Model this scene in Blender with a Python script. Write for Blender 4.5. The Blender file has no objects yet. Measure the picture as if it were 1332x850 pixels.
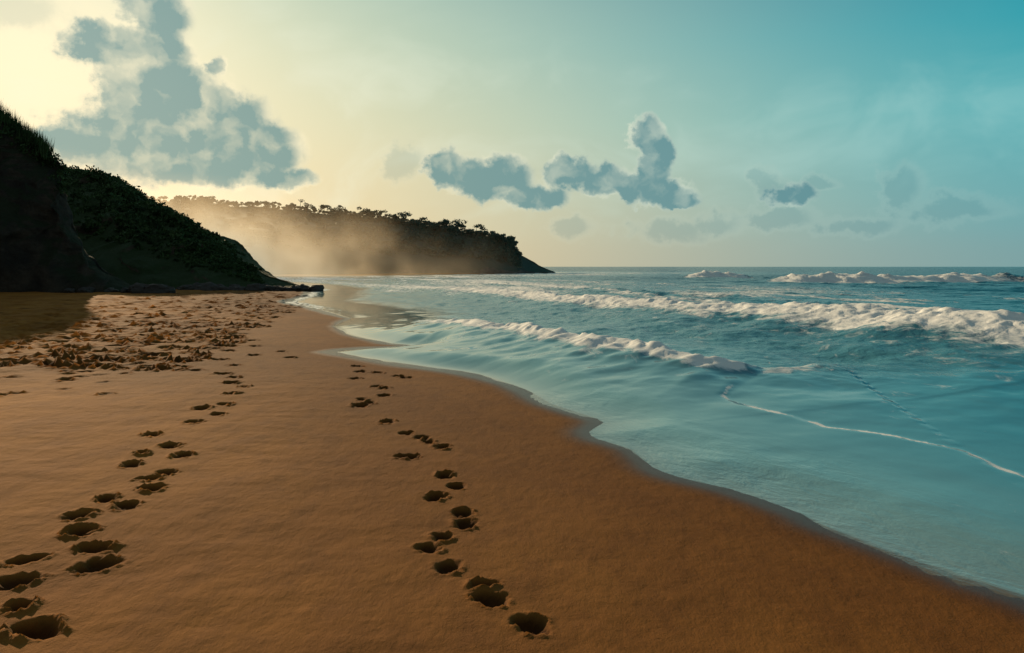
import bpy, math, random
import numpy as np
from mathutils import Vector, noise as mn

rng = np.random.default_rng(7)
random.seed(7)
scene = bpy.context.scene
scene.view_settings.view_transform = 'Standard'
try: scene.view_settings.look = 'None'
except Exception: pass
scene.view_settings.exposure = 0
SUN_AZ, SUN_EL = -31.0, 15.0      # degrees, azimuth from +Y towards +X

# ------------------------------------------------------------------ numpy noise
def _h(ix, iy, seed):
    h = (ix.astype(np.int64) * 374761393 + iy.astype(np.int64) * 668265263 + seed * 974711) & 0xffffffff
    h = ((h ^ (h >> 13)) * 1274126177) & 0xffffffff
    h = h ^ (h >> 16)
    return (h & 0xffff).astype(np.float32) / 65535.0
def vnoise(x, y, seed=0):
    x0 = np.floor(x); y0 = np.floor(y)
    fx = (x - x0).astype(np.float32); fy = (y - y0).astype(np.float32)
    fx = fx * fx * fx * (fx * (fx * 6 - 15) + 10); fy = fy * fy * fy * (fy * (fy * 6 - 15) + 10)
    a = _h(x0, y0, seed); b = _h(x0 + 1, y0, seed); c = _h(x0, y0 + 1, seed); d = _h(x0 + 1, y0 + 1, seed)
    return (a + (b - a) * fx) * (1 - fy) + (c + (d - c) * fx) * fy - 0.5
def fbm(x, y, oct=4, seed=0, gain=0.5):
    s = np.zeros(np.shape(x), np.float32); a = 1.0
    for i in range(oct):
        c, sn = math.cos(0.5 + 0.9 * i), math.sin(0.5 + 0.9 * i)
        f = 2.03 ** i
        s += a * vnoise((x * c - y * sn) * f + 17.3 * i, (x * sn + y * c) * f - 9.1 * i, seed + i)
        a *= gain
    return s
def sst(a, b, x):
    t = np.clip((x - a) / (b - a), 0, 1)
    return t * t * (3 - 2 * t)

def poly_dist(X, Y, pts, vals=None):
    best = np.full(X.shape, 1e18, np.float32); sg = np.ones(X.shape, np.float32)
    val = np.zeros(X.shape, np.float32)
    for i in range(len(pts) - 1):
        ax, ay = pts[i]; bx, by = pts[i + 1]
        dx, dy = bx - ax, by - ay; L2 = dx * dx + dy * dy
        px = X - ax; py = Y - ay
        t = np.clip((px * dx + py * dy) / L2, 0, 1)
        d2 = (px - t * dx) ** 2 + (py - t * dy) ** 2
        m = d2 < best
        best = np.where(m, d2, best)
        sg = np.where(m, np.where(px * dy - py * dx > 0, 1.0, -1.0), sg)
        if vals is not None:
            val = np.where(m, vals[i] + (vals[i + 1] - vals[i]) * t, val)
    return np.sqrt(best), sg, val
def inside(X, Y, poly):
    r = np.zeros(X.shape, bool)
    n = len(poly)
    for i in range(n):
        ax, ay = poly[i]; bx, by = poly[(i + 1) % n]
        if ay == by: continue
        c = ((ay > Y) != (by > Y)) & (X < (bx - ax) * (Y - ay) / (by - ay) + ax)
        r ^= c
    return r
def crom(pts, k):
    out = []
    P = [pts[0]] + list(pts) + [pts[-1]]
    for i in range(1, len(P) - 2):
        p0, p1, p2, p3 = [np.array(p, float) for p in P[i - 1:i + 3]]
        for j in range(k):
            t = j / k
            out.append(tuple(0.5 * ((2 * p1) + (-p0 + p2) * t + (2 * p0 - 5 * p1 + 4 * p2 - p3) * t * t + (-p0 + 3 * p1 - 3 * p2 + p3) * t ** 3)))
    out.append(tuple(pts[-1]))
    return out

def grid_mesh(name, X, Y, Z, attrs, mat, smooth=True):
    ny, nx = X.shape
    me = bpy.data.meshes.new(name)
    n = nx * ny
    me.vertices.add(n)
    co = np.stack([X, Y, Z], -1).astype(np.float32).ravel()
    me.vertices.foreach_set('co', co)
    idx = np.arange(n, dtype=np.int32).reshape(ny, nx)
    q = np.stack([idx[:-1, :-1], idx[:-1, 1:], idx[1:, 1:], idx[1:, :-1]], -1).reshape(-1, 4)
    m = len(q)
    me.loops.add(m * 4); me.loops.foreach_set('vertex_index', q.ravel())
    me.polygons.add(m)
    me.polygons.foreach_set('loop_start', np.arange(0, m * 4, 4, dtype=np.int32))
    me.polygons.foreach_set('use_smooth', np.full(m, smooth))
    me.update(calc_edges=True)
    for k, a in attrs.items():
        at = me.attributes.new(k, 'FLOAT', 'POINT')
        at.data.foreach_set('value', a.astype(np.float32).ravel())
    me.materials.append(mat)
    ob = bpy.data.objects.new(name, me)
    scene.collection.objects.link(ob)
    return ob
def soup_mesh(name, V, F, mat, attrs=None, smooth=False):
    me = bpy.data.meshes.new(name)
    k = F.shape[1]; m = len(F)
    me.vertices.add(len(V)); me.vertices.foreach_set('co', V.astype(np.float32).ravel())
    me.loops.add(m * k); me.loops.foreach_set('vertex_index', F.astype(np.int32).ravel())
    me.polygons.add(m); me.polygons.foreach_set('loop_start', np.arange(0, m * k, k, dtype=np.int32))
    me.polygons.foreach_set('use_smooth', np.full(m, smooth))
    me.update(calc_edges=True)
    me.materials.append(mat)
    ob = bpy.data.objects.new(name, me); scene.collection.objects.link(ob)
    return ob

def axis(lo, hi, f0, f1, base, gl, gr, knee, g2):
    """fine between f0 and f1; step grows by gl (low side) / gr (high side), then by g2 past the knee"""
    mid = list(np.arange(f0, f1, base))
    def grow(start, end, s, g1):
        out = []; x = start
        while (x < end if s > 0 else x > end):
            r = abs(x - start)
            st = base + g1 * min(r, knee) + g2 * max(0, r - knee)
            x += s * st; out.append(x)
        return out
    L = grow(f0, lo, -1, gl)[::-1]; R = grow(f1, hi, 1, gr)
    return np.array(L + mid + [f1] + R if f1 - mid[-1] > base * .3 else L + mid + R, np.float32)

# ------------------------------------------------------------------ node helper
class NT:
    def __init__(s, tree): s.t = tree; s.n = tree.nodes; s.l = tree.links
    def node(s, typ, **kw):
        n = s.n.new(typ)
        for k, v in kw.items(): setattr(n, k, v)
        return n
    def put(s, sock, v):
        if isinstance(v, bpy.types.NodeSocket): s.l.new(v, sock)
        else: sock.default_value = v
    def m(s, op, a, b=0.0, c=0.0, clamp=False):
        n = s.node('ShaderNodeMath', operation=op, use_clamp=clamp)
        s.put(n.inputs[0], a); s.put(n.inputs[1], b); s.put(n.inputs[2], c); return n.outputs[0]
    def v(s, op, a, b=(0, 0, 0), c=None):
        n = s.node('ShaderNodeVectorMath', operation=op)
        s.put(n.inputs[0], a)
        if op == 'SCALE': s.put(n.inputs[3], b)
        else: s.put(n.inputs[1], b)
        return n.outputs['Value'] if op in ('LENGTH', 'DOT_PRODUCT', 'DISTANCE') else n.outputs[0]
    def mr(s, x, a, b, c=0.0, d=1.0, smooth=True):
        n = s.node('ShaderNodeMapRange', interpolation_type='SMOOTHSTEP' if smooth else 'LINEAR')
        s.put(n.inputs[0], x); s.put(n.inputs[1], a); s.put(n.inputs[2], b); s.put(n.inputs[3], c); s.put(n.inputs[4], d)
        return n.outputs[0]
    def mix(s, f, a, b, mode='MIX'):
        n = s.node('ShaderNodeMix', data_type='RGBA', blend_type=mode)
        s.put(n.inputs[0], f)
        s.put(n.inputs[6], a if not isinstance(a, tuple) else (*a, 1)); s.put(n.inputs[7], b if not isinstance(b, tuple) else (*b, 1))
        return n.outputs[2]
    def noise(s, vec, scale, detail=4, rough=.5, dist=0.0, color=False):
        n = s.node('ShaderNodeTexNoise')
        s.put(n.inputs['Vector'], vec); n.inputs['Scale'].default_value = scale
        n.inputs['Detail'].default_value = detail; n.inputs['Roughness'].default_value = rough
        n.inputs['Distortion'].default_value = dist
        return n.outputs['Color' if color else 'Fac']
    def ramp(s, x, stops, interp='LINEAR'):
        n = s.node('ShaderNodeValToRGB'); s.put(n.inputs[0], x)
        cr = n.color_ramp; cr.interpolation = interp
        while len(cr.elements) < len(stops): cr.elements.new(0.5)
        for e, (p, c) in zip(cr.elements, stops): e.position = p; e.color = (*c, 1)
        return n.outputs[0]
def material(name):
    m = bpy.data.materials.new(name); m.use_nodes = True
    nt = NT(m.node_tree); nt.bsdf = m.node_tree.nodes['Principled BSDF']
    return m, nt
def attr(nt, name):
    return nt.node('ShaderNodeAttribute', attribute_name=name).outputs['Fac']
def bump(nt, h, strength, dist, normal=None):
    n = nt.node('ShaderNodeBump'); nt.put(n.inputs['Strength'], strength); nt.put(n.inputs['Distance'], dist)
    nt.put(n.inputs['Height'], h)
    if normal is not None: nt.put(n.inputs['Normal'], normal)
    return n.outputs[0]

# ------------------------------------------------------------------ WORLD
world = bpy.data.worlds.new('World'); scene.world = world; world.use_nodes = True
W = NT(world.node_tree); W.n.clear()
tc = W.node('ShaderNodeTexCoord').outputs['Generated']
dirn = W.v('NORMALIZE', tc)
sep = W.node('ShaderNodeSeparateXYZ'); W.put(sep.inputs[0], dirn)
az = W.m('MULTIPLY', W.m('ARCTAN2', sep.outputs[0], sep.outputs[1]), 57.2958)
el = W.m('MAXIMUM', W.m('MULTIPLY', W.m('ARCSINE', sep.outputs[2]), 57.2958), 0.0)
cmb = W.node('ShaderNodeCombineXYZ'); W.put(cmb.inputs[0], az); W.put(cmb.inputs[1], el)
P = cmb.outputs[0]
nish = W.node('ShaderNodeTexSky', sky_type='NISHITA'); nish.sun_disc = False
nish.sun_elevation = math.radians(SUN_EL); nish.sun_rotation = math.radians(SUN_AZ)
nish.air_density = 1.0; nish.dust_density = 2.0; nish.ozone_density = 3.0
base = W.ramp(W.m('DIVIDE', el, 90.0), [(0.0, (.16, .34, .37)), (.05, (.11, .39, .43)), (.11, (.055, .41, .46)), (.17, (.003, .33, .41)), (.21, (.0, .26, .35)), (.36, (.045, .105, .145)), (.6, (.065, .08, .09)), (1, (.05, .065, .075))])
base = W.mix(W.mr(W.m('ABSOLUTE', W.m('SUBTRACT', az, 10.0)), 45, 120, 0, .85), base, (.15, .18, .185))
sub = W.v('SUBTRACT', P, (SUN_AZ + 4, 4.0, 0)); g1 = W.v('LENGTH', W.v('MULTIPLY', sub, (1 / 41, 1 / 26, 0)))
glow = W.m('POWER', 2.71828, W.m('MULTIPLY', W.m('MULTIPLY', g1, g1), -1.0))
glow = W.m('MULTIPLY', W.m('SUBTRACT', glow, .06), 1.064, clamp=True)
warmc = W.ramp(W.m('DIVIDE', el, 30.0), [(0, (.96, .68, .33)), (.25, (.94, .78, .45)), (.6, (.80, .82, .54)), (1, (.42, .72, .58))])
skyc = W.mix(W.m('MULTIPLY', glow, 0.97), base, warmc)
g2 = W.v('LENGTH', W.v('MULTIPLY', W.v('SUBTRACT', P, (SUN_AZ, SUN_EL - 2, 0)), (1 / 13, 1 / 10, 0)))
halo = W.m('POWER', 2.71828, W.m('MULTIPLY', W.m('MULTIPLY', g2, g2), -1.0))
skyc = W.mix(W.m('MULTIPLY', halo, .7), skyc, (1.15, .98, .64))
veil = W.noise(W.v('MULTIPLY', W.v('ADD', P, W.v('SCALE', W.noise(P, .06, 2, color=True), 6.0)), (.045, .20, 1)), 1.0, 4, .55)
vf = W.mr(veil, .42, .75, 0, .50)
vf = W.m('MULTIPLY', vf, W.mr(el, 0.0, 6.0))
vf = W.m('MULTIPLY', vf, W.mr(W.m('ADD', el, W.m('MULTIPLY', az, .12)), 13.0, 19.0, 1, .06))
skyc = W.mix(vf, skyc, W.mix(glow, (.24, .56, .57), (1.0, .93, .66)))
big = [(-24.2, 16.4, 2.0, 1.7), (-26.0, 13.9, 3.0, 1.4), (-23.6, 13.0, 1.8, 2.2), (-20.6, 13.2, .8, .7), (-24.0, 11.0, 3.6, 2.3), (-20.4, 10.2, 3.0, 1.8),
       (-18.0, 8.0, 3.0, 2.0), (-24.8, 8.0, 4.8, 2.2), (-21.0, 8.2, 4.0, 2.2), (-29.3, 7.4, 3.0, 1.2), (-16.2, 6.1, 2.2, .7), (-21.0, 6.5, 4.6, 1.1),
       (-4.8, 7.1, 1.5, 1.2), (-3.0, 6.5, 1.8, 1.2), (-1.0, 6.3, 2.2, 1.4), (1.3, 5.1, 2.4, .9), (4.2, 6.9, 1.6, 1.1), (6.4, 6.0, 2.0, 1.0), (8.4, 5.6, 1.6, .8),
       (9.6, 9.3, 1.2, 1.1), (10.4, 8.0, 1.0, 1.2), (9.9, 6.4, 1.1, 1.3), (10.4, 5.3, 2.2, .8), (12.0, 4.8, 1.2, .5), (19.2, 4.9, 1.5, .8)]
faint = [(-7.6, 7.6, 1.6, 1.5), (18.0, 5.6, 1.2, 1.0), (18.6, 3.3, 2.2, .8), (21.0, 5.6, 1.4, .5), (26.0, 5.0, 1.4, 1.5), (29.3, 3.5, 2.8, 1.0),
         (4.1, 2.8, 2.0, .9), (11.0, 2.6, 3.2, .9), (14.3, 3.0, 1.9, .9), (23.5, 2.6, 2.4, .7), (-33, 15.4, 4, 1.4)]
warp = W.v('SCALE', W.v('SUBTRACT', W.noise(P, .50, 5, .62, color=True), (.5, .5, .5)), 2.6)
Pw = W.v('ADD', P, W.v('MULTIPLY', warp, (1, .85, 0)))
def field(lst):
    cur = None
    for (a, e, ra, re) in lst:
        d = W.v('MULTIPLY', W.v('SUBTRACT', Pw, (a, e, 0)), (1 / ra, 1 / re, 0))
        q = W.m('SUBTRACT', 1.0, W.v('LENGTH', d))
        cur = q if cur is None else W.m('SMOOTH_MAX', cur, q, 0.35)
    return cur
det = W.noise(P, .50, 7, .60, .0)
lo1 = W.noise(Pw, .34, 3, .5); lo2 = W.noise(W.v('ADD', Pw, (-.8, .9, 0)), .34, 3, .5)
detc = W.m('SUBTRACT', det, .5)
fb = W.m('ADD', W.m('ADD', W.m('MULTIPLY', field(big), 1.5), .52), W.m('MULTIPLY', detc, 1.8))
ff = W.m('ADD', W.m('ADD', field(faint), .30), W.m('MULTIPLY', detc, 2.0))
ab = W.mr(fb, -.05, .52)
af = W.m('MULTIPLY', W.mr(ff, -.1, .9), .6)
rel = W.m('MULTIPLY', W.m('SUBTRACT', lo2, lo1), 2.0)
shade = W.m('ADD', W.m('ADD', W.mr(fb, .05, .95, .22, .94), W.m('MULTIPLY', W.m('SUBTRACT', 8.0, el), .012)), rel, clamp=True)
corec = W.mix(glow, (.10, .27, .31), (.19, .33, .31))
rimc = W.mix(glow, (.38, .60, .58), (1.08, .93, .60))
cb = W.mix(shade, rimc, corec)
cf = W.mix(W.mr(ff, .1, .8, .3, 1.0), rimc, W.mix(.45, skyc, corec))
skyc = W.mix(af, skyc, cf)
skyc = W.mix(W.m('MULTIPLY', ab, .94), skyc, cb)
hz = W.mr(el, 0.0, 2.6, .55, 0.0)
skyc = W.mix(hz, skyc, W.mix(glow, (.17, .35, .37), (.92, .68, .36)))
nb = W.node('ShaderNodeBackground'); W.put(nb.inputs[0], nish.outputs[0]); nb.inputs[1].default_value = 0.002
cbk = W.node('ShaderNodeBackground'); W.put(cbk.inputs[0], skyc); cbk.inputs[1].default_value = 0.98
ad = W.node('ShaderNodeAddShader'); W.l.new(nb.outputs[0], ad.inputs[0]); W.l.new(cbk.outputs[0], ad.inputs[1])
wo = W.node('ShaderNodeOutputWorld'); W.l.new(ad.outputs[0], wo.inputs[0])
world.cycles.sampling_method = 'NONE'

sd = bpy.data.lights.new('sun', 'SUN'); sd.energy = 4.9; sd.angle = math.radians(.6); sd.color = (1, .74, .45)
so = bpy.data.objects.new('sun', sd); scene.collection.objects.link(so)
a, e = math.radians(SUN_AZ), math.radians(SUN_EL)
tosun = Vector((math.sin(a) * math.cos(e), math.cos(a) * math.cos(e), math.sin(e)))
so.rotation_euler = tosun.to_track_quat('Z', 'Y').to_euler()
so.location = (-30, 50, 40)

# ------------------------------------------------------------------ SHORE
near = crom([(3.3, 1.0), (2.9, 2.9), (2.49, 3.87), (2.33, 4.06), (2.13, 4.47), (1.894, 4.98), (1.865, 5.165), (1.567, 5.717), (1.245, 6.03), (1.098, 6.35),
        (1.036, 6.97), (.79, 7.37), (.737, 7.71), (.92, 8.17), (.779, 8.6), (.441, 9.3), (.236, 10.17), (-.287, 11.43), (-.777, 12.19),
        (-1.6, 12.95), (-2.6, 14.0), (-3.35, 14.9), (-2.9, 15.5), (-1.9, 15.9), (-2.6, 16.6)], 2)
far = [(-3.84, 18.84), (-4.84, 21.3), (-5.0, 24.5), (-6.2, 27.5), (-8.03, 31.3), (-10.4, 35.8), (-10.7, 38.5), (-11.2, 43), (-12.6, 49), (-13, 54),
       (-17, 65), (-24, 78), (-45, 98), (-50, 110), (-38, 120), (-30, 130), (-20, 150), (-12, 168), (-4, 184), (4, 195), (11, 199), (12, 204), (-20, 240), (-300, 300), (-6000, 700)]
shore = [(60, -300), (9, -40), (4.2, -5)] + near + far
land = shore + [(-6000, -600), (60, -600)]
def shore_d(X, Y):
    d, _, _ = poly_dist(X, Y, shore)
    return np.where(inside(X, Y, land), d, -d)

# ------------------------------------------------------------------ SAND
xs = axis(-6000, 6000, -3.9, .6, .015, .013, .05, 15, .10)
ys = axis(-250, 7000, 3.1, 6.0, .015, .10, .0075, 55, .08)
X, Y = np.meshgrid(xs, ys)
d = shore_d(X, Y)
Z = np.where(d > 0, .25 * (1 - np.exp(-np.maximum(d, 0) / 15)), np.maximum(d * .035, -2.5)).astype(np.float32)
Z += .014 * fbm(X * .9, Y * .6, 4, 3) * sst(0, 2.5, d)
Z += .006 * fbm(X * .7 + 3, Y * .5, 3, 31)
dry = sst(.5, 3.5, d)
Z += (.0010 + .0036 * dry) * fbm(X * 5, Y * 3.2, 4, 11)
Z += .006 * dry * fbm(X * 1.8, Y * 5.0, 3, 13)
bandn = fbm(X * .35, Y * .25, 3, 21)
wet_shade = .66 * (1 - sst(.3, 8.0, d + bandn * 2.0 - .9)) + .34 * (1 - sst(.02, .5, d + bandn * .3))  # damp sand, band widened to put the foreground's vignette darkening into the colour
wet_shade = np.clip(wet_shade, 0, 1)
rough = sst(0, 1.6, -5.6 - X + 1.8 * fbm(X * .5, Y * .5, 3, 41) - .13 * np.maximum(Y - 10, 0)) * sst(9.0, 13.5, Y)
Z += rough * (.045 * fbm(X * 1.3, Y * 1.1, 4, 51) + .045 * np.abs(fbm(X * 3.4, Y * 2.2, 3, 57)))
pr = np.zeros_like(Z)
tum = fbm(X * 9, Y * 9, 3, 61)
tum2 = fbm(X * 34, Y * 34, 2, 66)
def foot(cx, cy, w, L, ang, dep, rim=.3, two=True, dark=1.0):
    R = max(w, L) * 2.2
    j0, j1 = np.searchsorted(xs, [cx - R, cx + R]); i0, i1 = np.searchsorted(ys, [cy - R, cy + R])
    if j1 - j0 < 2 or i1 - i0 < 2: return
    s = (slice(i0, i1), slice(j0, j1))
    x = X[s] - cx; y = Y[s] - cy; t = tum[s]; t2 = tum2[s]
    u = x * math.sin(ang) + y * math.cos(ang); v = x * math.cos(ang) - y * math.sin(ang)
    def lobe(u0, a, b, v0=0):
        return np.sqrt(((u - u0) / a) ** 2 + ((v - v0) / b) ** 2)
    if two:
        sd_ = .05 * w * (1 if (int(cy * 100) % 2) else -1)
        r1 = lobe(L * .13, L * .35, w * .5, sd_); r2 = lobe(-L * .22, L * .26, w * .40, -sd_)
        h_ = np.clip(.5 + .5 * (r2 - r1) / .35, 0, 1)
        r = r2 * (1 - h_) + r1 * h_ - .35 * h_ * (1 - h_)
    else: r = lobe(0, L * .5, w * .5)
    r = r + t * .60 + t2 * .20
    hole = 1 - sst(.30, 1.08, r)
    kick = np.exp(-((r - 1.25) / .24) ** 2)
    Z[s] += -dep * 1.15 * hole * (1 + .35 * np.clip(u / L, -1, 1)) + dep * rim * kick * np.clip(.6 + 2.8 * t + 2.4 * t2, 0, 2.2) + hole * (t * .6 + t2 * .8) * dep
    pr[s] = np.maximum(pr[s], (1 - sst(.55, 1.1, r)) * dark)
L_tr = [(-2.02, 3.38, .25, .30), (-2.23, 3.62, .16, .22), (-2.43, 3.91, .20, .28), (-2.56, 4.19, .22, .16), (-2.155, 4.135, .22, .30), (-2.29, 4.38, .22, .20),
        (-2.53, 4.64, .19, .26), (-2.69, 4.95, .20, .30), (-2.497, 5.13, .17, .28), (-2.70, 5.31, .15, .26), (-2.51, 5.545, .19, .28), (-2.645, 5.82, .18, .2),
        (-2.973, 6.21, .17, .28), (-2.60, 5.99, .15, .24), (-2.72, 6.55, .19, .28), (-2.949, 6.88, .19, .26), (-3.06, 6.60, .14, .2), (-3.3, 7.3, .17, .28),
        (-3.185, 7.93, .20, .30), (-3.08, 8.37, .15, .26), (-3.403, 8.73, .2, .3), (-3.21, 8.96, .18, .28), (-3.416, 9.7, .19, .3), (-3.755, 10.63, .24, .34),
        (-3.46, 10.3, .16, .3), (-4.2, 11.6, .3, .3), (-4.76, 12, .3, .35), (-3.9, 11.2, .2, .3), (-4.4, 12.6, .25, .35), (-4.9, 13.4, .3, .4), (-4.6, 14.2, .25, .35),
        (-5.3, 14.9, .3, .4), (-5.5, 16.9, .3, .4), (-6.2, 18.6, .3, .45), (-6.43, 18.2, .3, .4), (-6.7, 17.3, .3, .4), (-3.85, 13.9, .22, .35), (-4.3, 14.9, .2, .35),
        (-7.5, 21.8, .35, .5), (-7.0, 20.4, .3, .5), (-6.0, 16, .3, .4), (-5.1, 15.8, .25, .4), (-7.9, 23.5, .35, .5), (-8.3, 26, .35, .6), (-8.0, 24.6, .3, .5)]
R_tr = [(.087, 3.483, .15, .27), (-.10, 3.76, .16, .27), (-.15, 3.93, .15, .18), (-.329, 4.155, .145, .27), (-.455, 4.445, .15, .25), (-.407, 4.63, .13, .24),
        (-.292, 4.876, .15, .27), (-.31, 5.10, .14, .24), (-.52, 5.436, .14, .27), (-.397, 5.717, .13, .25), (-.512, 6.03, .14, .24), (-.854, 6.606, .19, .28),
        (-.612, 6.966, .15, .27), (-.75, 7.18, .13, .22), (-.832, 7.34, .13, .24), (-.985, 7.52, .14, .25), (-1.267, 8.05, .16, .28), (-1.713, 8.96, .2, .3), (-1.62, 9.16, .16, .28),
        (-1.554, 9.7, .18, .3), (-1.755, 9.37, .16, .28), (-1.64, 10.3, .18, .3), (-1.78, 10.45, .16, .3), (-1.62, 11.5, .2, .34), (-1.5, 11.35, .17, .3), (-2.27, 12, .2, .34),
        (-2.2, 11.2, .2, .3), (-2.45, 12.7, .2, .35), (-2.0, 11.9, .16, .3)]
for k, (x, y, w, L) in enumerate(L_tr):
    foot(x, y, w * .92, L * random.uniform(.68, .84), -.25 + random.uniform(-.4, .4), .030 + .016 * random.random() + (.004 if y < 4.5 else 0), .30)
for k, (x, y, w, L) in enumerate(R_tr):
    foot(x, y, w * .95, L * random.uniform(.68, .84), -.25 + random.uniform(-.4, .4), .030 + .014 * random.random(), .26)
for k in range(4200):
    y = 12 + 36 * random.random() ** 1.25; x = random.uniform(-5.0 - (y - 10) * .42 - 13, -4.6 - (y - 10) * .17)
    if y < 14.5 and x > -6.2 and random.random() < .6: continue
    s = random.uniform(.16, .42)
    foot(x, y, s * .75, s, random.uniform(-1.5, 1.5), random.uniform(.025, .07), .5, two=random.random() < .4, dark=random.uniform(.3, 1))
for k in range(26):
    y = random.uniform(9.3, 13); x = random.uniform(-.66 * y, -.48 * y)
    foot(x, y, .17, .24, random.uniform(-1, 1), random.uniform(.01, .03), .5, two=True, dark=.7)

sand, n = material('sand')
pos = n.node('ShaderNodeTexCoord').outputs['Object']
wet_shadeA = attr(n, 'wet_shade'); prA = attr(n, 'print'); roA = attr(n, 'rough')
big_n = n.noise(n.v('MULTIPLY', pos, (.5, .35, 1)), 1.0, 4, .55)
med = n.noise(n.v('MULTIPLY', pos, (1, .5, 1)), 4.0, 5, .7)
grain = n.noise(pos, 380.0, 2, .7)
c = n.mix(n.mr(big_n, .3, .7), (.40, .160, .029), (.56, .240, .045))
c = n.mix(n.m('MULTIPLY', n.mr(med, .40, .70), .55), c, (.25, .099, .020))
c = n.mix(n.m('MULTIPLY', roA, .35), c, (.21, .083, .020))  # trampled sand toned down: dark texture of the shaded patch put into colour
c = n.mix(n.m('MULTIPLY', n.mr(grain, .45, .8), .5), c, (.13, .055, .016))
c = n.mix(wet_shadeA, c, (.056, .020, .006))  # wet sand tone plus painted foreground darkening
c = n.mix(n.m('MULTIPLY', prA, .80), c, (.030, .011, .005))  # print hollows: moist sand, with their shade deepened in the colour
n.put(n.bsdf.inputs['Base Color'], c)
n.put(n.bsdf.inputs['Roughness'], n.mr(wet_shadeA, .68, 1.0, .95, .30))
n.put(n.bsdf.inputs['Specular IOR Level'], n.mr(wet_shadeA, .68, 1.0, .08, .28))
b1 = bump(n, n.noise(pos, 130.0, 3, .75), .6, .005)
b2 = bump(n, n.noise(n.v('MULTIPLY', pos, (1, .6, 1)), 11.0, 4, .65), n.mr(wet_shadeA, .66, 1.0, .65, .12), .018, b1)
n.put(n.bsdf.inputs['Normal'], b2)
grid_mesh('sand_beach', X, Y, Z, {'wet_shade': wet_shade, 'print': pr, 'rough': rough}, sand)
del X, Y, Z, d, wet_shade, pr, rough, tum, tum2

# ------------------------------------------------------------------ SEA
xs = axis(-6000, 6000, -1.2, 8.6, .042, .022, .014, 50, .11)
ys = axis(-250, 7000, 6.0, 14.0, .042, .05, .0055, 110, .10)
X, Y = np.meshgrid(xs, ys)
d = -shore_d(X, Y)             # metres seaward
zw = np.zeros_like(X); foam = np.zeros_like(X)
wx = X + .35 * fbm(X * 1.2, Y * 1.2, 3, 201); wy = Y + .35 * fbm(X * 1.2, Y * 1.2, 3, 207)
wig = fbm(X * .8, Y * .8, 3, 5) * .35 + fbm(X * 3, Y * 3, 3, 6) * .10
W1 = [(-3.2, 25), (-2.3, 22), (-1.43, 19.5), (-.27, 17.3), (.78, 14.9), (1.68, 12.95), (2.37, 11.6), (2.87, 10.84), (3.4, 10.5), (4.3, 10.6), (5.2, 10.2)]
A1 = [0, .05, .20, .32, .35, .35, .32, .25, .12, .05, 0]
D1, S1, V1 = poly_dist(X, Y, W1, A1)
s = D1 * S1 + wig * .7
zw += V1 * sst(-.22, .45, s) * np.exp(-np.maximum(s - .4, 0) / 1.1) * 1.15 * (1 + .25 * fbm(X * 1.5, Y * 1.5, 2, 411))
n1 = np.clip(V1 / .32, 0, 1)
foam = np.maximum(foam, n1 ** .6 * sst(-.26, -.14, s) * (1 - sst(.45, 1.1, s)) * 1.12)
foam = np.maximum(foam, n1 * .56 * sst(.2, .5, s) * np.exp(-np.maximum(s, 0) / 2.4))
foam = np.maximum(foam, n1 * .47 * sst(-1.0, -.1, s) * (1 - sst(-.1, .2, s)))
turb1 = n1 * sst(-.15, .1, s) * (1 - sst(.5, 1.0, s))
W2 = [(-9, 70), (-5.5, 55), (-1.9, 43.6), (1.1, 34.5), (3.3, 25.5), (4.8, 21.3), (5.75, 17.8), (6.74, 16.1), (7.16, 14.4), (7.48, 13.26), (7.9, 12.3), (8.7, 9.5), (9.5, 6), (10.5, 0), (13, -20)]
A2 = [.1, .22, .38, .48, .58, .66, .74, .78, .80, .80, .80, .76, .5, .5, .4]
D2, S2, V2 = poly_dist(X, Y, W2, A2)
s = D2 * S2 + wig * .8
zw += V2 * sst(-1.0, .9, s) * np.exp(-np.maximum(s - .9, 0) / 2.6) * 1.1 * (1 + .12 * fbm(X * .5, Y * .5, 2, 300))
n2 = np.clip(V2 / .6, 0, 1)
foam = np.maximum(foam, n2 ** .4 * sst(-1.15, -.75, s) * (1 - sst(.9, 3.0, s)) * 1.04)
foam = np.maximum(foam, .57 * sst(.2, .6, s) * np.exp(-np.maximum(s, 0) / 5.5))
foam = np.maximum(foam, .50 * sst(-3.6, -.1, s) * (1 - sst(-.1, .2, s)))
turb2 = n2 * sst(-.7, .2, s) * (1 - sst(1.0, 2.6, s))
W3 = [(-12, 95), (-4, 70), (3, 52), (8, 38), (12.5, 27), (16, 19), (20, 10)]
A3 = [.25, .35, .42, .42, .36, .3, .2]
D3, S3, V3 = poly_dist(X, Y, W3, A3)
s = D3 * S3 + wig * 2.0
zw += V3 * sst(-.8, .9, s) * np.exp(-np.maximum(s - .9, 0) / 2.5)
foam = np.maximum(foam, .90 * sst(-.8, -.2, s) * (1 - sst(.8, 2.6, s)) * sst(.08, .28, V3) * sst(-.40, .05, fbm(X * .12, Y * .08, 2, 77)))
foam = np.maximum(foam, .49 * sst(0, .5, s) * np.exp(-np.maximum(s, 0) / 4.0))
W4 = [(25, 82), (29, 80), (34, 79), (42, 79.5), (52, 81), (66, 84), (90, 86)]
A4 = [.1, .80, .85, .75, .60, .55, 0]; F4 = [0, 1, 1, .95, .25, .1, 0]
D4, S4, V4 = poly_dist(X, Y, W4, A4); _, _, F = poly_dist(X, Y, W4, F4)
s = np.where((Y > 60) & (X > 22), D4 * np.sign(Y - np.interp(X, [p[0] for p in W4], [p[1] for p in W4])) + wig * 2, 99)
s = s + .8 * fbm(X * .3, Y * .3, 3, 310)
lump = 1 + .35 * fbm(X * .45, Y * .1, 2, 88) + .45 * fbm(X * 1.8, Y * .9, 3, 89)
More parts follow.
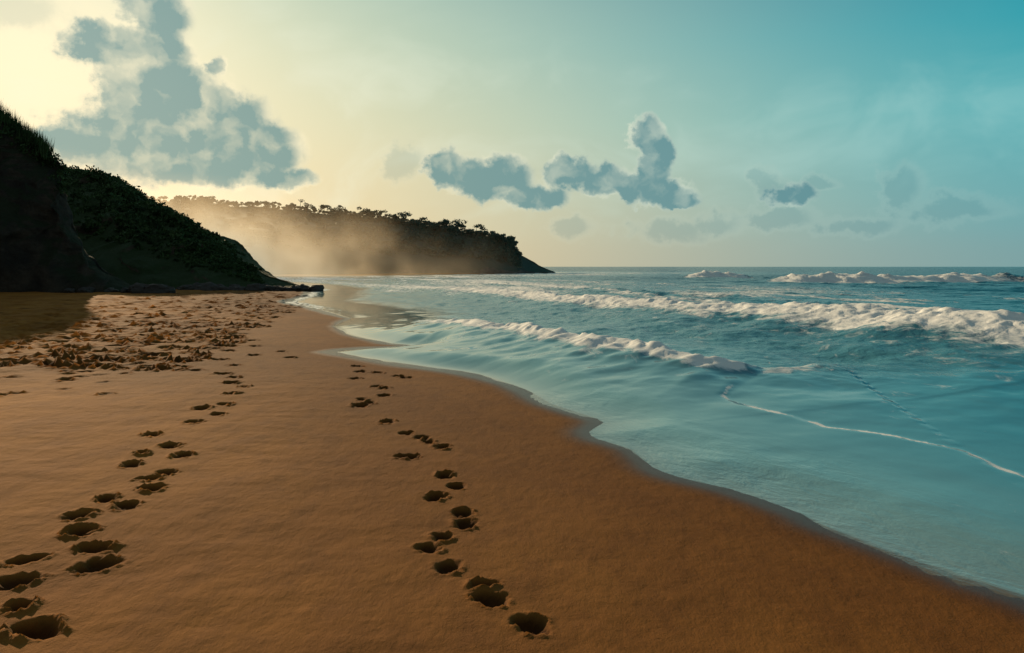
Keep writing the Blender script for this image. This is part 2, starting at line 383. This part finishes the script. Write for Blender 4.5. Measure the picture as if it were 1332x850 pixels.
zw += V4 * lump * sst(-3.2, .8, s) * np.exp(-np.maximum(s - .8, 0) / 3.0)
foam = np.maximum(foam, 1.45 * F * sst(-3.4, -2.6, s) * (1 - sst(1.6, 3.6, s)))
foam = np.maximum(foam, F * .52 * sst(-11, -1.0, s) * (1 - sst(1.2, 4.0, s)))
W5 = [(25, 119), (28, 117.5), (32, 117), (36, 118)]
D5, S5, V5 = poly_dist(X, Y, W5, [.0, 1.0, 1.0, 0])
s = D5 * np.sign(Y - np.interp(X, [p[0] for p in W5], [p[1] for p in W5])) + wig * 2
zw += V5 * lump * sst(-3.0, 1.0, s) * np.exp(-np.maximum(s - 1.0, 0) / 3) * np.exp(-np.maximum(D5 - 3.5, 0))
foam = np.maximum(foam, 1.45 * np.clip(V5, 0, 1) * sst(-3.4, -2.6, s) * (1 - sst(1.6, 3.4, s)) * (D5 < 8))
Wl = crom([(2.95, 10.0), (2.6, 9.3), (2.35, 8.73), (2.82, 7.6), (3.25, 6.97), (3.56, 6.43), (3.64, 5.66), (3.9, 4.5), (4.6, 2), (5.5, -6)], 3)
D6, S6, _ = poly_dist(X, Y, Wl)
s6 = D6 * S6 + fbm(X * 2.2, Y * 2.2, 4, 71) * .10
lacing = np.exp(-(s6 / .040) ** 2) * (.86 + .9 * fbm(X * 3, Y * 3, 2, 9))
yb = sst(8.8, 10.6, Y)
lacing *= (1 - sst(8.9, 9.8, Y))
foam = np.maximum(foam, lacing)
zw += .014 * sst(-.05, .06, s6) * (1 - yb) * sst(0.2, 1.5, d)
deep = sst(.3, 3.5, s6) * (1 - yb) + sst(.0, 2.5, d - 2.0) * yb
ca, sa = math.cos(.42), math.sin(.42)
U = X * ca + Y * sa; Vv = -X * sa + Y * ca
chop = fbm(U * 1.5, Vv * .6, 5, 81, .55)
zw += deep * (.085 * chop + .07 * fbm(U * .55, Vv * .16, 3, 83))
fard = sst(12, 60, d)
zw += fard * (.34 * fbm(U * .20, Vv * .035, 4, 91) + .14 * fbm(U * .9, Vv * .25, 3, 95))
zw += .0012 * fbm(X * 2, Y * 1.2, 3, 97) * sst(.2, 1, d)
tt = fbm(wx * 5, wy * 5, 4, 101, .55)
zw += (turb1 * .055 + turb2 * .05) * tt + turb2 * .04 * fbm(wx * 1.8, wy * 1.8, 3, 103)
surf = sst(4, 9, d) * (1 - sst(28, 46, d)) * sst(9, 15, Y)
pat = fbm(U * .45 + .4 * wx, Vv * .14, 4, 111)
foam = np.maximum(foam, surf * sst(-.25, .35, pat) * .64)
farw = sst(1, 6, d) * (1 - sst(26, 48, d)) * sst(30, 50, Y)
foam = np.maximum(foam, farw * (.53 + .55 * fbm(U * .35, Vv * .06, 3, 115)))
foam = np.maximum(foam, .75 * (1 - sst(.1, 1.6, d)) * sst(20, 35, Y) * (d > 0))
edge_f = np.exp(-((d - .03) / .03) ** 2) * sst(.0, .5, fbm(X * .8, Y * .8, 2, 120)) * .6
foam = np.maximum(foam, edge_f)
zw *= sst(.0, .8, d)
zw = np.where(d < -.12, np.maximum((d + .12) * .6, -.4), zw)

sea, n = material('sea_water')
pos = n.node('ShaderNodeTexCoord').outputs['Object']
dA = attr(n, 'depth'); fA = attr(n, 'foam'); chA = attr(n, 'chop')
rot = n.node('ShaderNodeMapping'); n.put(rot.inputs[0], pos); rot.inputs['Rotation'].default_value = (0, 0, -.42)
rp = rot.outputs[0]
col = n.ramp(n.m('POWER', n.m('DIVIDE', n.m('MAXIMUM', dA, 0.0), 120.0, clamp=True), .5),
             [(0, (.16, .15, .12)), (.016, (.23, .34, .35)), (.075, (.19, .41, .46)), (.15, (.085, .28, .36)), (.32, (.016, .18, .26)), (.6, (.004, .090, .155)), (1, (.001, .034, .075))])
vn = n.noise(n.v('MULTIPLY', rp, (.6, .18, 1)), 1.0, 3, .6)
col = n.mix(n.m('MULTIPLY', n.mr(vn, .35, .7), .45), col, n.mix(.5, col, (.002, .05, .09)))
fn = n.noise(n.v('MULTIPLY', rp, (1.6, .9, 1.6)), 2.4, 7, .72, .6)
fsum = n.m('ADD', fA, n.m('MULTIPLY', n.m('SUBTRACT', fn, .5), 1.6))
ff_ = n.mr(fsum, .40, .80)
ff_ = n.m('MULTIPLY', ff_, n.mr(fA, .02, .2))
col = n.mix(n.m('MULTIPLY', ff_, .97), col, (.93, .96, .95))
n.put(n.bsdf.inputs['Base Color'], col)
n.put(n.bsdf.inputs['Roughness'], n.m('ADD', n.m('MULTIPLY', ff_, .5), n.mr(chA, 0, 1, .05, .18)))
n.put(n.bsdf.inputs['Specular IOR Level'], n.mr(dA, 15, 80, .55, .24))
n.bsdf.inputs['IOR'].default_value = 1.33
hb = n.noise(n.v('MULTIPLY', rp, (1, .45, 1)), 5.0, 5, .65, .3)
hf = n.noise(n.v('MULTIPLY', rp, (1, .3, 1)), .9, 4, .6)
b1 = bump(n, hb, n.m('ADD', .012, n.m('MULTIPLY', chA, .8)), .06)
b2 = bump(n, hf, n.m('MULTIPLY', chA, n.mr(dA, 10, 60, .1, 1.0)), .6, b1)
n.put(n.bsdf.inputs['Normal'], b2)
grid_mesh('sea', X, Y, zw, {'depth': d, 'foam': foam, 'chop': deep}, sea)
del X, Y, zw, d, foam, deep

# ------------------------------------------------------------------ HEADLANDS
def rock_mat(name, dark, light, green, gfac):
    m, n = material(name)
    pos = n.node('ShaderNodeTexCoord').outputs['Object']
    geo = n.node('ShaderNodeNewGeometry')
    a = n.noise(pos, .8, 6, .65); b = n.noise(n.v('MULTIPLY', pos, (.4, .4, 2.0)), 1.2, 5, .7)
    c = n.mix(n.mr(a, .3, .7), dark, light)
    c = n.mix(n.m('MULTIPLY', n.mr(b, .5, .7), .5), c, tuple(v * .5 for v in dark))
    sz = n.node('ShaderNodeSeparateXYZ'); n.put(sz.inputs[0], geo.outputs['Normal'])
    g = n.mr(n.m('ADD', sz.outputs[2], n.m('MULTIPLY', n.m('SUBTRACT', n.noise(pos, .35, 4, .6), .5), 1.2)), .30, .62)
    c = n.mix(n.m('MULTIPLY', g, gfac), c, n.mix(n.noise(pos, 2.5, 4, .7), tuple(v * .5 for v in green), green))
    n.put(n.bsdf.inputs['Base Color'], c); n.bsdf.inputs['Roughness'].default_value = .9
    n.bsdf.inputs['Specular IOR Level'].default_value = .2
    n.put(n.bsdf.inputs['Normal'], bump(n, n.noise(pos, 2.2, 7, .7), .9, .5))
    return m
def interp(pts, t):
    pts = np.array(pts, float); k = np.linspace(0, 1, len(pts))
    return np.stack([np.interp(t, k, pts[:, i]) for i in range(pts.shape[1])], -1)
def headland(name, ridge, front, back, pw, amp, nscale, mat, nu=320, nv=70, nb=24, zb=.0):
    u = np.linspace(0, 1, nu)
    R = interp(ridge, u); Fp = interp(front, u); B = interp(back, u)
    V = np.zeros((nv + nb, nu, 3))
    for j in range(nv + nb):
        if j < nv:
            v = j / (nv - 1); h = v ** pw if v > 0 else 0
            xy = Fp * (1 - v) + R[:, :2] * v
        else:
            v = (j - nv + 1) / nb; h = 1 - v ** 1.6
            xy = R[:, :2] * (1 - v) + B * v
        V[j, :, 0:2] = xy; V[j, :, 2] = (R[:, 2]) * h + zb * (1 - h) - .25 * (h < .02)
        mask = min(1, h * 3 + .15)
        for i in range(nu):
            p = Vector(V[j, i]) * nscale
            k = amp * mask * min(1.0, .25 + R[i, 2] / 6)
            w1 = mn.noise_vector(p) ; w2 = mn.noise_vector(p * 2.6) ; w3 = mn.noise_vector(p * 6.5)
            gul = abs(mn.noise(Vector((p.x * 1.6, p.y * 1.6, p.z * .3))))
            dz = (w1 * 1.0 + w2 * .5 + w3 * .22)
            ridge_keep = .35 if .9 < h else 1.0
            V[j, i, 0] += dz.x * k * ridge_keep; V[j, i, 1] += dz.y * k + gul * k * 1.3 * (h < .95); V[j, i, 2] += dz.z * k * .45 * (1 if h > .03 else 0)
    ob = grid_mesh(name, V[..., 0], V[..., 1], V[..., 2], {}, mat)
    return V
def clumps(name, centers, radii, nleaf, leaf, mat, flat=.75):
    Vs = []; 
    for (c, r) in zip(centers, radii):
        k = nleaf
        dv = rng.normal(size=(k, 3)); dv /= np.linalg.norm(dv, axis=1)[:, None]
        rr = r * rng.uniform(.45, 1.05, (k, 1))
        p = c + dv * rr * np.array([1, 1, flat])
        a = rng.normal(size=(k, 3)); a /= np.linalg.norm(a, axis=1)[:, None]
        b = np.cross(a, rng.normal(size=(k, 3))); b /= np.linalg.norm(b, axis=1)[:, None]
        s = leaf * rng.uniform(.5, 1.2, (k, 1))
        Vs.append(np.stack([p - a * s, p - b * s * .5, p + a * s, p + b * s * .5], 1).reshape(-1, 3))
    V = np.concatenate(Vs); F = np.arange(len(V)).reshape(-1, 4)
    return soup_mesh(name, V, F, mat)
def leaf_mat(name, c1, c2):
    m, n = material(name)
    pos = n.node('ShaderNodeTexCoord').outputs['Object']
    n.put(n.bsdf.inputs['Base Color'], n.mix(n.mr(n.noise(pos, .9, 4, .7), .3, .7), c1, c2))
    n.bsdf.inputs['Roughness'].default_value = .7; n.bsdf.inputs['Specular IOR Level'].default_value = .2
    return m

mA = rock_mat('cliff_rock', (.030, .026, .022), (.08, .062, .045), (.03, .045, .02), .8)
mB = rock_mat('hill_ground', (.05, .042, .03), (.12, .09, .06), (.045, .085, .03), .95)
mC = rock_mat('hazed_headland_rock', (.07, .095, .10), (.15, .16, .15), (.06, .13, .11), .95)  # lighter and bluer than the rock: aerial haze painted into the colour

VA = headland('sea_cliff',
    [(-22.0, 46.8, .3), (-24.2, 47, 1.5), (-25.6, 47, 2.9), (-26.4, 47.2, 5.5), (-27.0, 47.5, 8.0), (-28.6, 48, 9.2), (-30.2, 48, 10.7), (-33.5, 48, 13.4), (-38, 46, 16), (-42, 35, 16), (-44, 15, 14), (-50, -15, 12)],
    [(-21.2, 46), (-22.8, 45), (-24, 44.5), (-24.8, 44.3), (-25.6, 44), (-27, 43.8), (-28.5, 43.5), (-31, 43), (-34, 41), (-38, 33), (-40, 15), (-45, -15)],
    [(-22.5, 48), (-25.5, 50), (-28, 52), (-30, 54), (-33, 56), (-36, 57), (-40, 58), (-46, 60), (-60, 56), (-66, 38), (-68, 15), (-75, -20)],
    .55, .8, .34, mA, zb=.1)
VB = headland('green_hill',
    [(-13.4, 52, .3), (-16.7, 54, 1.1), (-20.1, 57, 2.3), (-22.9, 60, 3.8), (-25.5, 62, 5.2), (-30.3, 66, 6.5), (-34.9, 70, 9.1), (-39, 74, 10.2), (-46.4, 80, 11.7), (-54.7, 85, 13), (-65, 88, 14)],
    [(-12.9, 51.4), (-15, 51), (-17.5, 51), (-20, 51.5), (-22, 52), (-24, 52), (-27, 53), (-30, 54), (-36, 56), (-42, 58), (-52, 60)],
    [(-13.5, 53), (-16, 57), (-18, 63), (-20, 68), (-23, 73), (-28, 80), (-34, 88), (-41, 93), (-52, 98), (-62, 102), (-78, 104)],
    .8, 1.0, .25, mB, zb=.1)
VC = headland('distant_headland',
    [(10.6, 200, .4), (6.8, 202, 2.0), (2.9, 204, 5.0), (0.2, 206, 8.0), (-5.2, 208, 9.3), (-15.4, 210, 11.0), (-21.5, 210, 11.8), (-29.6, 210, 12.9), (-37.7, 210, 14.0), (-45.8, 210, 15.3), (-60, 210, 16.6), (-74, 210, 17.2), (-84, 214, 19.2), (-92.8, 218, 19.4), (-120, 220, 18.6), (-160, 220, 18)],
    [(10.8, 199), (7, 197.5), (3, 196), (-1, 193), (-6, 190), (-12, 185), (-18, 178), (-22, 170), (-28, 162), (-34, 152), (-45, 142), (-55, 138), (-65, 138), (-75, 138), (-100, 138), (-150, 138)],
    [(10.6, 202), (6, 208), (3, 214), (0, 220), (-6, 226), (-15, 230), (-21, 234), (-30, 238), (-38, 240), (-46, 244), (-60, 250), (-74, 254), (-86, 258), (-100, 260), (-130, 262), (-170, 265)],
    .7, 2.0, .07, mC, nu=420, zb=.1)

lm1 = leaf_mat('shrub_leaves', (.018, .038, .012), (.06, .11, .035))
lm2 = leaf_mat('hazed_headland_leaves', (.04, .095, .08), (.08, .15, .11))  # second set is lightened towards teal, distance haze mixed into leaf colour
def pick(V, k, j0, j1, i0=0, i1=None):
    nv, nu = V.shape[:2]; i1 = i1 or nu
    j = rng.integers(int(j0), int(j1), k); i = rng.integers(i0, i1, k)
    return V[j, i]
c1 = pick(VB, 1500, 20, 74, 40); c2 = pick(VB, 420, 64, 76, 60); c3 = pick(VB, 40, 68, 73, 90)
cc = np.concatenate([c1, c2, c3]); rr = np.concatenate([rng.uniform(.18, .5, len(c1)), rng.uniform(.2, .6, len(c2)), rng.uniform(.55, .9, len(c3))])
rr *= np.clip(cc[:, 2] / 6, .35, 1.15)
clumps('hill_shrubs', cc, rr, 36, .17, lm1)
c1 = pick(VA, 260, 50, 76, 100)
clumps('cliff_shrubs', c1, rng.uniform(.15, .4, len(c1)), 34, .12, lm1)
base_pts = pick(VA, 800, 62, 76, 125, 260)
gv = []
for p in base_pts:
    for k in range(7):
        h = rng.uniform(.2, .85); a = rng.uniform(0, 6.28); o = rng.normal(size=2) * .15; ln = rng.uniform(.05, .35)
        b0_ = np.array([p[0] + o[0], p[1] + o[1], p[2] - .1])
        sd_ = np.array([math.cos(a), math.sin(a), 0]) * .025
        tip = b0_ + np.array([math.cos(a + 1.5) * ln, math.sin(a + 1.5) * ln, h + .1])
        gv += [b0_ - sd_, b0_ + sd_, tip]
gv = np.array(gv)
soup_mesh('cliff_grass', gv, np.arange(len(gv)).reshape(-1, 3), lm1)
def trees(name, spots, mat, trunkmat):
    cen = []; rad = []; tv = []; tf = []
    for (x, y, z, s) in spots:
        h = s * rng.uniform(.6, 1.1); lean = rng.normal(size=2) * .12 * h
        top = np.array([x + lean[0], y + lean[1], z + h])
        for q in range(2 + rng.integers(0, 3)):
            cen.append(top + rng.normal(size=3) * np.array([.5, .5, .18]) * s * .7); rad.append(s * rng.uniform(.22, .45))
        b = np.array([x, y, z - .5]); r = .07 * s ** .5 * 1.2
        k0 = len(tv)
        for (pp, r_) in ((b, r), ((b + top) / 2 + np.array([.05, 0, 0]), r * .7), (top, r * .35)):
            for q in range(5): tv.append(pp + np.array([math.cos(q * 1.2566) * r_, math.sin(q * 1.2566) * r_, 0]))
        for l in range(2):
            for q in range(5):
                tf.append((k0 + l * 5 + q, k0 + l * 5 + (q + 1) % 5, k0 + l * 5 + 5 + (q + 1) % 5, k0 + l * 5 + 5 + q))
    root = bpy.data.objects.new(name, None); scene.collection.objects.link(root)
    o1 = clumps('crowns', cen, rad, 40, .28, mat, .6); o1.parent = root
    o2 = soup_mesh('trunks', np.array(tv), np.array(tf), trunkmat); o2.parent = root
bark, n = material('bark'); n.bsdf.inputs['Roughness'].default_value = .9
n.put(n.bsdf.inputs['Base Color'], n.mix(n.noise(n.node('ShaderNodeTexCoord').outputs['Object'], 6, 4), (.05, .04, .03), (.12, .09, .06)))
sp = []
for p in pick(VC, 700, 60, 78, 75): sp.append((*p, rng.uniform(.6, 1.5)))
for p in pick(VC, 40, 68, 73, 110, 280): sp.append((*p, rng.uniform(1.6, 2.4)))
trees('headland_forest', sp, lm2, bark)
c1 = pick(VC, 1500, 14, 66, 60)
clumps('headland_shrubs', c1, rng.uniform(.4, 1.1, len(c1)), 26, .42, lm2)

# ------------------------------------------------------------------ ROCKS
import bmesh
rk, n = material('wet_rock')
pos = n.node('ShaderNodeTexCoord').outputs['Object']
n.put(n.bsdf.inputs['Base Color'], n.mix(n.noise(pos, 3, 6, .7), (.02, .018, .016), (.07, .055, .045)))
n.bsdf.inputs['Roughness'].default_value = .7
n.put(n.bsdf.inputs['Normal'], bump(n, n.noise(pos, 6, 8, .7), .8, .15))
bm = bmesh.new()
def rock(x, y, z, sx, sy, sz):
    r = bmesh.ops.create_icosphere(bm, subdivisions=3, radius=1)
    off = Vector((random.random() * 50, random.random() * 50, 0))
    rt = random.random() * 6
    for v in r['verts']:
        p = v.co.copy(); k = 1 + .5 * mn.noise(p * 1.1 + off) + .25 * mn.noise(p * 2.7 + off) 
        q = p * k
        q = Vector((round(q.x * 3.2) / 3.2 * .35 + q.x * .65, q.y, round(q.z * 3) / 3 * .4 + q.z * .6))
        q = Vector((q.x * sx, q.y * sy, q.z * sz))
        v.co = Vector((q.x * math.cos(rt * .1) - q.y * math.sin(rt * .1) + x, q.x * math.sin(rt * .1) + q.y * math.cos(rt * .1) + y, q.z + z))
for i in range(46):
    t = i / 45
    x = -12.7 - 9 * t + random.uniform(-.4, .4); y = 51.2 - .6 * t + random.uniform(-.5, .6)
    s = random.uniform(.18, .42) * (1 if random.random() < .85 else 1.4)
    rock(x, y, .12, s * 1.3, s, s * .75)
for i in range(12):
    x = random.uniform(-25, -20.5); rock(x, 45.6 - (x + 20.5) * -.28 + random.uniform(-.6, .4), .22, random.uniform(.2, .5), .4, random.uniform(.15, .3))
rock(-19.8, 44.5, .25, .9, .5, .36); rock(-20.6, 44.4, .25, .6, .4, .38)
me = bpy.data.meshes.new('rocks'); bm.to_mesh(me); bm.free(); me.materials.append(rk)
ob = bpy.data.objects.new('rocks', me); scene.collection.objects.link(ob)

# ------------------------------------------------------------------ SEA MIST (real volume)
def mist(name, lo, hi, dens, scale):
    me = bpy.data.meshes.new(name); bm = bmesh.new(); bmesh.ops.create_cube(bm, size=2); bm.to_mesh(me); bm.free()
    ob = bpy.data.objects.new(name, me); scene.collection.objects.link(ob)
    lo = np.array(lo); hi = np.array(hi)
    ob.location = tuple((lo + hi) / 2); ob.scale = tuple((hi - lo) / 2)
    m = bpy.data.materials.new(name); m.use_nodes = True; n = NT(m.node_tree); n.n.clear()
    tcn = n.node('ShaderNodeTexCoord'); o = tcn.outputs['Object']
    s = n.node('ShaderNodeSeparateXYZ'); n.put(s.inputs[0], o)
    geo = n.node('ShaderNodeNewGeometry').outputs['Position']
    ns = n.noise(n.v('MULTIPLY', geo, (1.0, .5, .9)), scale, 3, .65)
    fx = n.m('MULTIPLY', n.mr(s.outputs[0], -1, -.8, 0, 1), n.mr(s.outputs[0], -.35, .95, 1, 0))
    fy = n.mr(n.m('ABSOLUTE', s.outputs[1]), .4, 1.0, 1, 0)
    top = n.m('SUBTRACT', .85, n.m('MULTIPLY', n.m('ADD', s.outputs[0], .8), .75))
    fz = n.mr(n.m('SUBTRACT', s.outputs[2], top), -1.4, .15, 1, 0)
    fall = n.m('MULTIPLY', n.m('MULTIPLY', fx, fy), fz)
    dd = n.m('MULTIPLY', n.m('MULTIPLY', fall, n.mr(ns, .36, .64, .12, 1.0)), dens)
    v = n.node('ShaderNodeVolumeScatter'); v.inputs['Color'].default_value = (1, .82, .58, 1)
    n.put(v.inputs['Density'], dd); v.inputs['Anisotropy'].default_value = .45
    out = n.node('ShaderNodeOutputMaterial'); n.l.new(v.outputs[0], out.inputs['Volume'])
    me.materials.append(m)
mist('sea_mist', (-84, 100, .05), (6, 134, 21), .13, .085)

# ------------------------------------------------------------------ CAMERA
cd = bpy.data.cameras.new('camera'); co = bpy.data.objects.new('camera', cd); scene.collection.objects.link(co)
co.location = (0, 0, 1.6); co.rotation_euler = (math.radians(90), 0, 0)
cd.sensor_width = 36; cd.lens = 28; cd.shift_y = -78 / 1332; cd.clip_start = .05; cd.clip_end = 12000
scene.camera = co
